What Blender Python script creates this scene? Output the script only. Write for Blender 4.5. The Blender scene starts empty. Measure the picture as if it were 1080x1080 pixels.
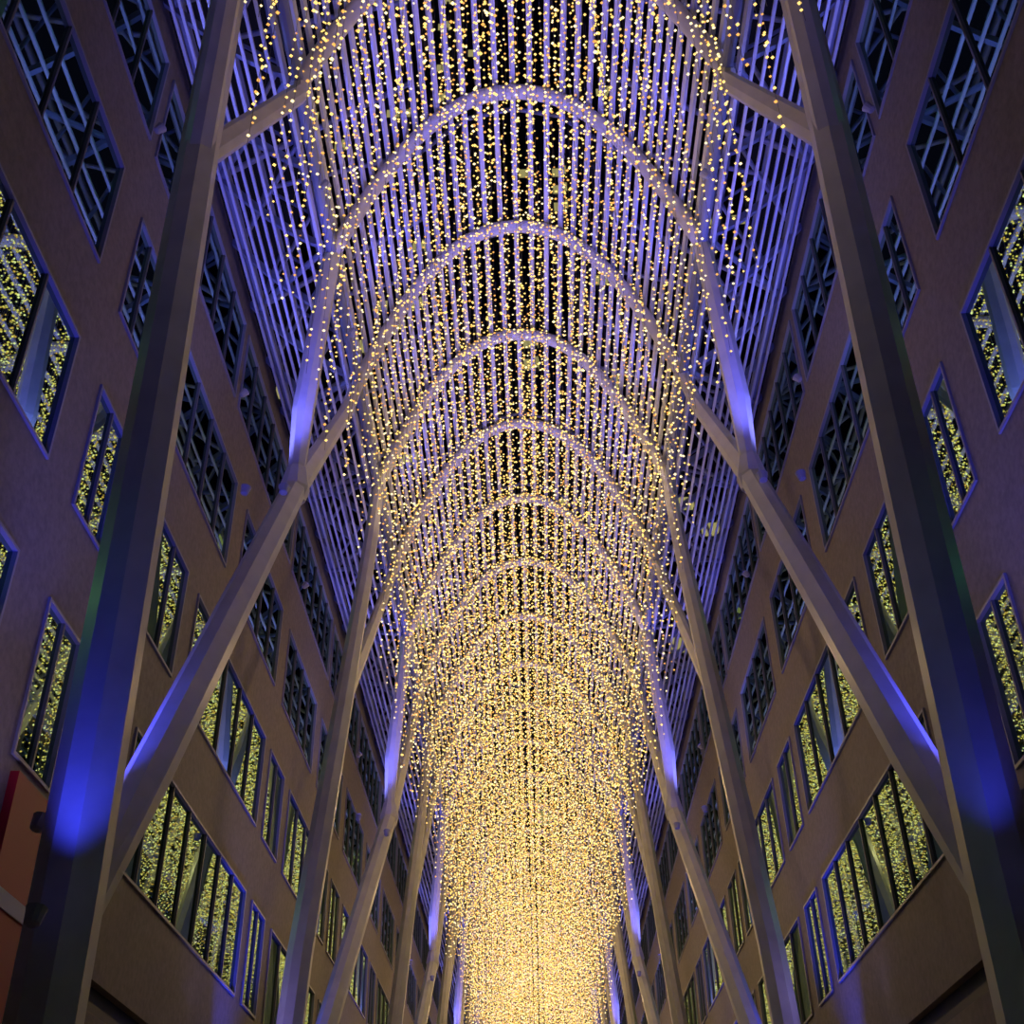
import bpy, math, random
import numpy as np
from mathutils import Vector, Matrix
random.seed(4)
rng=np.random.default_rng(7)
S=24.0; E=1.6
sc=bpy.context.scene
try:
    sc.view_settings.view_transform='Standard'
except Exception as e: print(e)
def P(x,y,z): return Vector((x*S,y*S,E+z*S))
# ---------------------------------------------------------------- materials
def new_mat(name):
    m=bpy.data.materials.new(name); m.use_nodes=True
    nt=m.node_tree; 
    for n in list(nt.nodes): nt.nodes.remove(n)
    out=nt.nodes.new('ShaderNodeOutputMaterial')
    return m,nt,out
def principled(name,col,rough=.5,metal=0,noise=0,scale=3,bump=0,bscale=40,spec=.5):
    m,nt,out=new_mat(name)
    b=nt.nodes.new('ShaderNodeBsdfPrincipled')
    b.inputs['Base Color'].default_value=(*col,1); b.inputs['Roughness'].default_value=rough
    b.inputs['Metallic'].default_value=metal; b.inputs['Specular IOR Level'].default_value=spec
    nt.links.new(b.outputs[0],out.inputs[0])
    tc=nt.nodes.new('ShaderNodeTexCoord')
    if noise:
        n=nt.nodes.new('ShaderNodeTexNoise'); n.inputs['Scale'].default_value=scale; n.inputs['Detail'].default_value=6
        r=nt.nodes.new('ShaderNodeValToRGB')
        r.color_ramp.elements[0].position=.3; r.color_ramp.elements[1].position=.7
        r.color_ramp.elements[0].color=(*[c*(1-noise) for c in col],1)
        r.color_ramp.elements[1].color=(*[min(1,c*(1+noise)) for c in col],1)
        nt.links.new(tc.outputs['Object'],n.inputs['Vector']); nt.links.new(n.outputs[0],r.inputs[0]); nt.links.new(r.outputs[0],b.inputs['Base Color'])
    if bump:
        n=nt.nodes.new('ShaderNodeTexNoise'); n.inputs['Scale'].default_value=bscale; n.inputs['Detail'].default_value=4
        bp=nt.nodes.new('ShaderNodeBump'); bp.inputs['Strength'].default_value=bump; bp.inputs['Distance'].default_value=.02
        nt.links.new(tc.outputs['Object'],n.inputs['Vector']); nt.links.new(n.outputs[0],bp.inputs['Height']); nt.links.new(bp.outputs[0],b.inputs['Normal'])
    return m
def emission(name,col,st,nosample=False):
    m,nt,out=new_mat(name)
    e=nt.nodes.new('ShaderNodeEmission'); e.inputs[0].default_value=(*col,1); e.inputs[1].default_value=st
    nt.links.new(e.outputs[0],out.inputs[0])
    if nosample:
        m.cycles.emission_sampling='NONE'
    return m
steel=principled('white_painted_steel',(.62,.60,.60),.38,noise=.10,scale=2.0,bump=.08,bscale=8)
slatm=principled('slat_painted_steel',(.66,.66,.72),.42)
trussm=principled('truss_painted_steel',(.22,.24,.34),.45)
framem=principled('window_frame_metal',(.24,.24,.29),.4)
mullm=principled('mullion_metal',(.12,.12,.13),.4)
stone=principled('granite_cladding',(.225,.185,.16),.6,noise=.18,scale=9,bump=.2,bscale=25,spec=.3)
darkm=principled('dark_reveal',(.015,.013,.013),.5)
officem=principled('office_plaster',(.16,.34,.26),.8)
redm=principled('red_sign_panel',(.36,.006,.02),.5)
whitem=principled('white_sign_stripe',(.4,.4,.42),.5)
floorm=principled('polished_floor',(.25,.22,.2),.25,noise=.15,scale=2)
fixm=principled('floodlight_housing',(.35,.35,.38),.4)
lens=emission('floodlight_lens',(.1,.1,1),3)
ceil_lit=emission('office_ceiling_light',(.58,1,.40),2.6)
ceil_dim=emission('office_teal_fill',(.25,1,.62),1.1)  # added glow panels, tint the unlit rooms teal behind the glass
# glass
m,nt,out=new_mat('window_glass'); glass=m
tr=nt.nodes.new('ShaderNodeBsdfTransparent'); tr.inputs[0].default_value=(.45,.74,.64,1)
gl=nt.nodes.new('ShaderNodeBsdfGlossy'); gl.inputs['Roughness'].default_value=.015; gl.inputs[0].default_value=(.33,.50,.37,1)
fr=nt.nodes.new('ShaderNodeFresnel'); fr.inputs[0].default_value=1.5
ma=nt.nodes.new('ShaderNodeMath'); ma.operation='MULTIPLY_ADD'; ma.inputs[1].default_value=1.1; ma.inputs[2].default_value=.08; ma.use_clamp=True
mx=nt.nodes.new('ShaderNodeMixShader')
tc=nt.nodes.new('ShaderNodeTexCoord'); mp=nt.nodes.new('ShaderNodeMapping'); mp.inputs['Scale'].default_value=(1,1,.5)
no=nt.nodes.new('ShaderNodeTexNoise'); no.inputs['Scale'].default_value=.9; no.inputs['Detail'].default_value=1
bp=nt.nodes.new('ShaderNodeBump'); bp.inputs['Strength'].default_value=.07; bp.inputs['Distance'].default_value=.02
L=nt.links.new
L(tc.outputs['Object'],mp.inputs[0]);L(mp.outputs[0],no.inputs['Vector']);L(no.outputs[0],bp.inputs['Height']);L(bp.outputs[0],gl.inputs['Normal'])
L(fr.outputs[0],ma.inputs[0]);L(ma.outputs[0],mx.inputs[0]);L(tr.outputs[0],mx.inputs[1]);L(gl.outputs[0],mx.inputs[2]);L(mx.outputs[0],out.inputs[0])
beadA=emission('fairy_light_gold',(1,.64,.16),2.0,True)
beadB=emission('fairy_light_warm_white',(1,.80,.38),2.2,True)
beadC=emission('fairy_light_amber',(1,.46,.10),1.4,True)
beadD=emission('fairy_light_rose_white',(1,.60,.50),1.6,True)
wirem=principled('fairy_light_wire',(.1,.1,.1),.5)
# ---------------------------------------------------------------- mesh helper
class MB:
    def __init__(s): s.v=[];s.f=[];s.mi=[]
    def box(s,x0,x1,y0,y1,z0,z1,mi=0):
        b=len(s.v)
        s.v+= [(x0,y0,z0),(x1,y0,z0),(x1,y1,z0),(x0,y1,z0),(x0,y0,z1),(x1,y0,z1),(x1,y1,z1),(x0,y1,z1)]
        for q in ((0,3,2,1),(4,5,6,7),(0,1,5,4),(1,2,6,5),(2,3,7,6),(3,0,4,7)):
            s.f.append(tuple(b+i for i in q)); s.mi.append(mi)
    def sweep(s,pts,sizes,ref,prof,mi=0):
        n=len(pts); k=len(prof); base=len(s.v)
        for i,p in enumerate(pts):
            t=(pts[min(i+1,n-1)]-pts[max(i-1,0)]).normalized()
            a=(ref-t*ref.dot(t)).normalized(); b=t.cross(a)
            w,h=sizes[i] if isinstance(sizes,list) else sizes
            for (u,v) in prof: s.v.append(tuple(p+a*(u*w)+b*(v*h)))
        for i in range(n-1):
            for j in range(k):
                j2=(j+1)%k
                s.f.append((base+i*k+j,base+i*k+j2,base+(i+1)*k+j2,base+(i+1)*k+j)); s.mi.append(mi)
        s.f.append(tuple(base+j for j in reversed(range(k)))); s.mi.append(mi)
        s.f.append(tuple(base+(n-1)*k+j for j in range(k))); s.mi.append(mi)
    def obj(s,name,mats):
        me=bpy.data.meshes.new(name); me.from_pydata(s.v,[],s.f)
        for m in mats: me.materials.append(m)
        me.polygons.foreach_set('material_index',s.mi); me.update()
        o=bpy.data.objects.new(name,me); sc.collection.objects.link(o); return o
SQ=[(-.5,-.5),(.5,-.5),(.5,.5),(-.5,.5)]
CH=[(-.5,-.18),(-.18,-.5),(.18,-.5),(.5,-.18),(.5,.18),(.18,.5),(-.18,.5),(-.5,.18)]
RD=[(.5*math.cos(i*math.pi/5),.5*math.sin(i*math.pi/5)) for i in range(10)]
X=Vector((1,0,0));Y=Vector((0,1,0));Z=Vector((0,0,1))
HX,HZ=.161,.777
def prof(t): return (HX*t, 1-(1-HZ)*abs(t)**2.15)
YA=lambda k:.711+.1707*(k-2)
Yend=4.3; Ystart=-.35
NK=int((Yend-.711)/.1707)+2
# ---------------------------------------------------------------- arches
for k in range(-3,NK+1):
    mb=MB(); pts=[]
    for i in range(49):
        x,z=prof(-1+2*i/48); pts.append(P(x,YA(k),z))
    mb.sweep(pts,(.36,.32),Y,RD)
    o=mb.obj('vault_arch',[steel])
    for p in o.data.polygons: p.use_smooth=len(p.vertices)==4
# ---------------------------------------------------------------- vault slats
mb=MB()
arc=[prof(-1+2*i/400) for i in range(401)]
ln=[0]
for i in range(400): ln.append(ln[-1]+math.dist(arc[i],arc[i+1])*S)
def at(l):
    j=int(np.searchsorted(ln,l)); j=min(max(j,1),400)
    a,b=arc[j-1],arc[j]; t=(l-ln[j-1])/(ln[j]-ln[j-1])
    n=Vector((-(b[1]-a[1]),0,b[0]-a[0])).normalized()
    return (a[0]+(b[0]-a[0])*t,a[1]+(b[1]-a[1])*t),n
N=38
for i in range(N+1):
    (x,z),n=at(ln[-1]*i/N)
    off=n*.24
    a=P(x,YA(-3),z)+off; b=P(x,Yend,z)+off
    mb.sweep([a,b],(.12,.07),n.cross(Y),SQ)
mb.obj('vault_slat_canopy',[slatm])
# side canopies
W=.28; WT=.885
def side(u,s):
    x=HX+(W-HX)*u; z=HZ+(WT-HZ)*u**1.35
    return s*x,z
for s in (-1,1):
    mb=MB()
    NS=11
    for i in range(1,NS):
        u=i/NS; x,z=side(u,s)
        mb.sweep([P(x,YA(-3),z),P(x,Yend,z)],(.06,.06),X,SQ)
    mb.obj('side_slat_canopy',[slatm])
    mb=MB()
    for u,w in ((0,.22),(1.0,.3)):
        x,z=side(u,s); x-= s*(.012 if u==1 else 0)
        mb.sweep([P(x,YA(-3),z),P(x,Yend,z)],(w,w),X,RD)
    mb.sweep([P(s*.205,YA(-3),.93),P(s*.205,Yend,.93)],(.18,.18),X,RD)
    mb.sweep([P(s*.255,YA(-3),.97),P(s*.255,Yend,.97)],(.18,.18),X,RD)
    yy=YA(-3)
    j=0
    while yy<Yend:
        pts=[P(*( (side(q/6,s)[0]),yy,side(q/6,s)[1]+.008)) for q in range(7)]
        mb.sweep(pts,(.10,.16),Y,SQ)
        h=.1707/2
        mb.sweep([P(s*.165,yy,.79),P(s*.205,yy,.93)],(.09,.09),Y,RD)
        mb.sweep([P(s*.205,yy,.93),P(s*.255,yy,.97)],(.09,.09),Y,RD)
        mb.sweep([P(s*.205,yy,.93),P(s*.272,yy+h,.885)],(.10,.10),Y,RD)
        mb.sweep([P(s*.255,yy,.97),P(s*.272,yy,.885)],(.09,.09),Y,RD)
        if j%2==0:
            mb.sweep([P(s*.17,yy,.78),P(s*.272,yy+2*h,.885)],(.14,.14),Y,RD)
            mb.sweep([P(s*.272,yy,.885),P(s*.10,yy,1.02)],(.14,.14),Y,RD)
        yy+=h; j+=1
    mb.obj('roof_truss',[trussm])
# outer roof frame above the vault
mb=MB()
for k in range(-3,NK+1):
    y=YA(k)+.085
    mb.sweep([P(-.10,y,1.02),P(-.05,y,1.075),P(0,y,1.09),P(.05,y,1.075),P(.10,y,1.02)],(.12,.14),Y,RD)
    mb.sweep([P(-.10,y,1.02),P(-.255,y,.97)],(.12,.12),Y,RD)
    mb.sweep([P(.10,y,1.02),P(.255,y,.97)],(.12,.12),Y,RD)
for x,z in ((-.10,1.02),(.10,1.02),(0,1.09)):
    mb.sweep([P(x,YA(-3),z),P(x,Yend,z)],(.16,.16),X,RD)
mb.obj('roof_ridge_frame',[trussm])
# ---------------------------------------------------------------- columns
def bez(p0,p1,p2,n=10):
    return [p0*(1-t)**2+p1*2*t*(1-t)+p2*t*t for t in [i/n for i in range(n+1)]]
def lamp(kind,loc,energy,col,size=.1,rot=None,angle=None):
    l=bpy.data.lights.new('lamp',kind); l.energy=energy; l.color=col
    l.shadow_soft_size=size
    if kind=='SPOT': l.spot_size=angle; l.spot_blend=.8
    o=bpy.data.objects.new('flood_or_fill_spot' if kind=='SPOT' else 'curtain_fill_point',l); o.location=loc; sc.collection.objects.link(o)
    if rot is not None: o.rotation_euler=rot.to_track_quat('-Z','Y').to_euler()
    return o
fz=-E/S
def fixture(loc,d):
    mb=MB(); t=d.normalized()
    mb.sweep([loc-t*.22,loc-t*.20,loc-t*.08,loc-t*.05],[(.08,.08),(.14,.14),(.18,.18),(.2,.2)],X,RD,0)
    mb.sweep([loc-t*.05,loc-t*.04],(.16,.16),X,RD,1)
    mb.obj('flood_or_fill_fixture',[fixm,lens])
BL=(.04,.055,1.0); VI=(.22,.23,1.0)
def tree(s,Yc,Yn,A=False):
    mb=MB()
    if A:
        pts=[P(s*.186,.475,fz),P(s*.188,.475,.15),P(s*.192,.472,.4),P(s*.196,.468,.62),P(s*.197,.464,.80)]
        sz=[(.70,.66),(.66,.64),(.60,.58),(.54,.52),(.50,.46)]
        mb.sweep(pts,sz,X,CH)
        mb.sweep([P(s*.196,.468,.60),P(s*.160,YA(1),.765),P(s*HX,YA(1),HZ)],[(.42,.42),(.34,.34),(.30,.30)],X,CH)
        mb.sweep([P(s*.196,.468,.60),P(s*.160,YA(0),.765),P(s*HX,YA(0),HZ)],[(.42,.42),(.34,.34),(.30,.30)],X,CH)
        fork=P(s*.1875,.474,.125); nx=.171
    else:
        p=[P(s*.222,Yc,fz),P(s*.2036,Yc,.274),P(s*.1785,Yc,.547)]
        pts=p+bez(P(s*.172,Yc,.62),P(s*.163,Yc,.71),P(s*HX,Yc,HZ),6)
        sz=[(.62,.66),(.52,.54),(.42,.44)]+[(.38-.012*i,.36-.012*i) for i in range(7)]
        mb.sweep(pts,sz,X,CH)
        mb.sweep([P(s*.180,Yc,.52),P(s*.166,Yc+.13,.71),P(s*HX,Yc+.1707,HZ)],[(.34,.34),(.28,.28),(.26,.26)],X,CH)
        fork=P(s*.215,Yc+.0,.06); nx=.174
    node=P(s*nx,Yn,.524); Y3=Yn+.1707
    mb.sweep([fork,fork.lerp(node,.25),fork.lerp(node,.6),node,P(s*.165,Y3-.03,.715),P(s*HX,Y3,HZ)],[(.42,.30),(.50,.52),(.46,.50),(.42,.44),(.32,.32),(.28,.28)],X,CH)
    mb.sweep([node,P(s*nx,Yn,.60),P(s*.162,Yn,.765),P(s*HX,Yn,HZ)],[(.26,.26),(.40,.40),(.36,.36),(.28,.28)],X,CH)
    mb.sweep([node-Z*.25,node,node+Z*.45],[(.40,.40),(.52,.52),(.34,.34)],X,CH)
    mb.obj('tree_column',[steel])
    loc=node+Vector((-s*.1,-1.15,-.75)); d=Vector((s*.02,.20,1)).normalized()
    fixture(loc,d); lamp('SPOT',loc,1300,(.13,.13,1),.1,d,math.radians(42))
    loc=node+Vector((s*.9,.1,.2)); d=Vector((-s*.15,0,1)); fixture(loc,d); lamp('SPOT',loc,420,VI,.12,d,math.radians(120))
    loc=fork+Vector((s*.62,.5,1.6)); d=Vector((-s*.12,.35,1)); fixture(loc,d); lamp('SPOT',loc,1500,BL,.1,d,math.radians(70))
    loc=fork+Vector((-s*.15,-1.0,.2)); d=Vector((0,.28,1)); fixture(loc,d); lamp('SPOT',loc,210 if s<0 else 60,BL,.1,d,math.radians(60))
    loc=fork.lerp(node,.22)+Vector((s*.55,-.15,.35)); d=(node-fork).normalized(); lamp('SPOT',loc,300,BL,.1,d,math.radians(50)); fixture(loc,d)
for s in (-1,1):
    tree(s,.47,YA(2),True)
    for i in range(5):
        k=4+4*i
        if YA(k+2)<Yend: tree(s,YA(k),YA(k+2))
    for yy in (-.05,.25,.55,.85,1.2,1.7):
        loc=P(s*(W-.02),yy,.745); d=Vector((-s*.75,.1,1)).normalized(); fixture(loc,d)
        lamp('SPOT',loc,140 if yy<1 else 60,(.17,.20,1),.12,d,math.radians(130))  # added ledge floods, give the side roof more violet
    for k in range(0,9):
        yv=YA(k)+.085
        loc=P(s*.150,yv,.768); d=Vector((-s*.85,.0,1)).normalized(); fixture(loc,d)
        lamp('SPOT',loc,(520 if k<5 else 220),(.11,.12,1),.1,d,math.radians(85))  # added floods to brighten the crown slats in blue
    for yy in (.1,.55,1.0):
        loc=P(s*.262,yy,.18); d=Vector((-s*.6,.0,1)).normalized(); fixture(loc,d)
        lamp('SPOT',loc,360 if yy<.9 else 90,(.40,.32,1),.12,d,math.radians(120))  # added cool fill from below for near walls and columns
# ---------------------------------------------------------------- fairy lights (one mesh)
oc=np.array([(1,0,0),(-1,0,0),(0,1,0),(0,-1,0),(0,0,1),(0,0,-1)],float)
of=np.array([(0,2,4),(2,1,4),(1,3,4),(3,0,4),(2,0,5),(1,2,5),(3,1,5),(0,3,5)])
cent=[];wires=MB()
xs=np.linspace(-.150,.150,23)
y=.36*S
while y<4.22*S:
    for ix,x in enumerate(xs):
        xx=x*S+rng.uniform(-.12,.12); yy=y+rng.uniform(-.45,.45)
        t=abs(xx/S)/HX
        top=1-(1-HZ)*t**2.25
        bot=.65+.03*math.sin(yy*.35+ix*.9)+rng.uniform(-.03,.02)-.055*t
        zt=E+top*S-.2; zb=E+bot*S
        ph=rng.uniform(0,.3)
        zz=np.arange(zt-ph,zb,-.26)
        zz=zz+rng.normal(0,.05,len(zz))
        for z in zz: cent.append((xx+rng.normal(0,.02),yy+rng.normal(0,.02),z))
        wires.sweep([Vector((xx,yy,zt+.4)),Vector((xx,yy,zb))],(.008,.008),X,[(.5,0),(-.25,.43),(-.25,-.43)],3)
    y+=1.0 if y<1.2*S else .85
for k in range(1,NK):
    for dy in (-.19,.19):
        for l in np.arange(.2,ln[-1]-.1,.48):
            (x,z),nn=at(float(l)); p=P(x,YA(k),z)-nn*.10
            cent.append((p.x+rng.normal(0,.05),p.y+dy,p.z+rng.normal(0,.03)))
cent=np.array(cent); n=len(cent); print('beads',n)
rad=rng.uniform(.021,.037,n)*np.clip(.98+.08*(cent[:,1]/S-1),.95,1.2)
V=(cent[:,None,:]+oc[None]*rad[:,None,None]).reshape(-1,3)
F=(of[None]+(np.arange(n)*6)[:,None,None]).reshape(-1,3)
wv=np.array(wires.v)
me=bpy.data.meshes.new('fairy_light_curtain')
fl=[tuple(q) for q in F.tolist()]+[tuple(i+len(V) for i in f) for f in wires.f]
me.from_pydata(np.vstack([V,wv]).tolist(),[],fl)
for m_ in (beadA,beadB,beadC,wirem,beadD): me.materials.append(m_)
mm=rng.choice([0,1,2],n,p=[.58,.22,.20])
rose=(cent[:,1]>2.3*S)&(rng.uniform(0,1,n)<.14); mm[rose]=4
mi=np.repeat(mm,8)
me.polygons.foreach_set('material_index',np.concatenate([mi,np.full(len(wires.f),3)]).astype(np.int32)); me.update()
o=bpy.data.objects.new('fairy_light_curtain',me); sc.collection.objects.link(o)
# ---------------------------------------------------------------- walls
def segs(row):
    if row==0:
        out=[(.165,.54,'w7'),(.59,.647,'w2'),(-.06,.12,'w4'),(-.30,-.10,'w4')]
        b=.77
        out.append((.77,1.145,'w7')); b=1.175
        while b+.40<Yend: out+=[(b,b+.065,'w2b'),(b+.10,b+.385,'w5')]; b+=.42
    elif row==1:
        out=[(.265,.545,'w5'),(.59,.647,'w2'),(-.015,.22,'w4b'),(-.30,-.06,'w4b')]
        b=.745
        while b+.42<Yend: out+=[(b,b+.08,'w2c'),(b+.115,b+.41,'w5b')]; b+=.44
    else:
        out=[(.265,.545,'w5'),(.59,.647,'w2'),(-.015,.22,'w4b'),(-.30,-.06,'w4b')]
        b=.725
        while b+.22<Yend: out.append((b,b+.20,'w4c')); b+=.245
    out.sort()
    return out
NP={'w7':7,'w5':5,'w4':4,'w4b':4,'w4c':4,'w2':2,'w2b':2,'w2c':2,'w5b':5,'rib':6}
rows=[(.263+.165*k,.361+.165*k) for k in range(4)]
wn=0
def winmesh(L_,H_,np_):
    mb=MB(); f=.05
    mb.box(-.04,.10,0,L_,0,f,0); mb.box(-.04,.10,0,L_,H_-f,H_,0)
    mb.box(-.04,.10,0,f,f,H_-f,0); mb.box(-.04,.10,L_-f,L_,f,H_-f,0)
    for i in range(1,np_):
        yy=L_*i/np_; mb.box(-.02,.09,yy-.022,yy+.022,f,H_-f,1)
    b=len(mb.v); mb.v+=[(.03,f,f),(.03,L_-f,f),(.03,L_-f,H_-f),(.03,f,H_-f)]; mb.f.append((b,b+1,b+2,b+3)); mb.mi.append(2)
    return mb
cache={}
for s,side_n in ((-1,'left'),(1,'right')):
    mb=MB(); T=.3
    def wb(y0,y1,z0,z1,d0=0,d1=T,mi=0):
        a=s*(W*S+d0); b=s*(W*S+d1)
        mb.box(min(a,b),max(a,b),y0*S,y1*S,E+z0*S,E+z1*S,mi)
    wb(Ystart,Yend,fz,.172); wb(Ystart,Yend,.172,.190,.15,T,1); wb(Ystart,Yend,.190,rows[0][0])
    for k,(a,b) in enumerate(rows):
        top=rows[k+1][0] if k<3 else WT+.01
        wb(Ystart,Yend,b,top)
        if k==3:
            W3=[(q*.3025+Ystart+.03,q*.3025+Ystart+.03+.2875,'rib') for q in range(15)]
        else: W3=segs(k)
        prev=Ystart
        for (y0,y1,ty) in W3:
            wb(prev,y0,a,b); prev=y1
            Lw=(y1-y0)*S; Hw=(b-a)*S
            key=(ty,round(Lw,2))
            if key not in cache:
                o=winmesh(Lw,Hw,NP[ty]).obj('window_%d'%(wn+1),[framem,mullm,glass]); cache[key]=o.data
            else:
                o=bpy.data.objects.new('window_%d'%(wn+1),cache[key]); sc.collection.objects.link(o)
            wn+=1
            o.location=(s*W*S,y0*S,E+a*S)
            if s<0: o.scale=(-1,1,1)
        wb(prev,Yend,a,b)
    mb.obj('wall_'+side_n,[stone,darkm])
    mb=MB()
    for k,(a,b) in enumerate(rows):
        x0=s*(W*S+T); x1=s*(W*S+T+5); lo,hi=min(x0,x1),max(x0,x1)
        zc=E+(b+.006)*S; zf=E+(a-.02)*S
        mb.box(lo,hi,Ystart*S,Yend*S,zc,zc+.2,0)
        mb.box(lo,hi,Ystart*S,Yend*S,zf-.1,zf,0)
        mb.box(min(x1,x1+s*.2),max(x1,x1+s*.2),Ystart*S,Yend*S,zf,zc,0)
        y=Ystart*S; 
        while y<Yend*S-3:
            mb.box(lo+.05,hi-.05,y,y+.12,zf,zc,0)
            yr=y/S
            lit=random.random()
            if s<0: thr={0:.65,1:.15,2:.1,3:.1}[k]
            else: thr={0:.3,1:.2,2:.25,3:.3}[k]
            if s<0 and k==0 and .4<yr<1.2: lit=0
            if s>0 and k in(2,3) and .5<yr<1.0: lit=0.0
            on=lit<thr
            for q in range(2):
                if not on and q==1: continue
                for r in range(2):
                    xa=s*(W*S+T+.7+q*2.0); xb=xa+s*.9
                    mb.box(min(xa,xb),max(xa,xb),y+.5+r*1.7,y+1.3+r*1.7,zc-.03,zc-.005,1 if on else 2)
            y+=3.63
    mb.obj('office_interior',[officem,ceil_lit,ceil_dim])
# end wall, floor
mb=MB(); mb.box(-.3*S,.3*S,Ystart*S,Yend*S,-.3,0); mb.obj('floor',[floorm])
mb=MB()
ye=Yend*S+.6
mb.box(-W*S,W*S,ye,ye+.5,0,E+.12*S,0)
for i in range(13):
    x=-W*S+2*W*S*i/12; mb.box(x-.08,x+.08,ye,ye+.2,E+.12*S,E+.9*S,1)
for i in range(9):
    z=E+(.12+.78*i/8)*S; mb.box(-W*S,W*S,ye+.02,ye+.18,z-.05,z+.05,1)
mb.obj('wall_end',[stone,framem])
# red sign on left wall
mb=MB(); xw=-W*S
mb.box(xw,xw+.12,.595*S,.70*S,E+.195*S,E+.255*S,0)
mb.box(xw,xw+.14,.595*S,.70*S,E+.186*S,E+.195*S,1)
mb.box(xw,xw+.12,.595*S,.70*S,E+.13*S,E+.186*S,0)
mb.obj('red_wall_sign',[redm,whitem])
# ---------------------------------------------------------------- neighbouring office tower seen through roof
m,nt,out=new_mat('tower_facade')
b=nt.nodes.new('ShaderNodeBsdfPrincipled'); b.inputs['Base Color'].default_value=(.02,.022,.03,1); b.inputs['Roughness'].default_value=.3
tc=nt.nodes.new('ShaderNodeTexCoord'); sp=nt.nodes.new('ShaderNodeSeparateXYZ'); nt.links.new(tc.outputs['Object'],sp.inputs[0])
def mth(op,a,bv=None):
    n=nt.nodes.new('ShaderNodeMath'); n.operation=op
    if hasattr(a,'links'): nt.links.new(a,n.inputs[0])
    else: n.inputs[0].default_value=a
    if bv is not None:
        if hasattr(bv,'links'): nt.links.new(bv,n.inputs[1])
        else: n.inputs[1].default_value=bv
    return n.outputs[0]
xs_=mth('DIVIDE',sp.outputs[0],2.6); zs_=mth('DIVIDE',sp.outputs[2],3.9)
cx=mth('FLOOR',xs_); cz=mth('FLOOR',zs_); fx=mth('FRACT',xs_); fzz=mth('FRACT',zs_)
cb=nt.nodes.new('ShaderNodeCombineXYZ'); nt.links.new(cx,cb.inputs[0]); nt.links.new(cz,cb.inputs[1])
wnn=nt.nodes.new('ShaderNodeTexWhiteNoise'); wnn.noise_dimensions='3D'; nt.links.new(cb.outputs[0],wnn.inputs['Vector'])
lit=mth('GREATER_THAN',wnn.outputs['Value'],.965)
mk=mth('MULTIPLY',mth('MULTIPLY',mth('GREATER_THAN',fx,.2),mth('GREATER_THAN',fzz,.5)),lit)
b.inputs['Emission Color'].default_value=(.9,.8,.3,1); nt.links.new(mth('MULTIPLY',mk,.35),b.inputs['Emission Strength'])
nt.links.new(b.outputs[0],out.inputs[0]); m.cycles.emission_sampling='NONE'
mb=MB(); mb.box(-32,34,118,160,0,260)
for i in range(26):
    x=-32+66*i/25; mb.box(x-.2,x+.2,117.5,118,0,260)
mb.obj('office_tower',[m])
# ---------------------------------------------------------------- added warm fill lamps, standing in for the bead curtain's light
yy=.62
while yy<4.1:
    for xo in (-.075,.075):
        lamp('SPOT',P(xo,yy,.68),(80 if yy<1.0 else 190),(1,.72,.38),.06,Vector((0,.25,1)),math.radians(150))
    lamp('POINT',P(0,yy+.1,.58),(36 if yy<.9 else 190),(1,.66,.32),.06)
    yy+=.40
# world
w=bpy.data.worlds.new('night'); sc.world=w; w.use_nodes=True
w.node_tree.nodes['Background'].inputs[0].default_value=(.02,.018,.06,1); w.node_tree.nodes['Background'].inputs[1].default_value=.15
# camera
c=bpy.data.cameras.new('cam'); c.sensor_width=36; c.lens=1245/1080*36; c.clip_end=600
co=bpy.data.objects.new('camera',c); sc.collection.objects.link(co)
co.matrix_world=Matrix.Translation((0,0,E))@Matrix.Rotation(math.radians(.68),4,'Z')@Matrix.Rotation(math.radians(125),4,'X')@Matrix.Rotation(math.radians(-1.1),4,'Z')
sc.camera=co
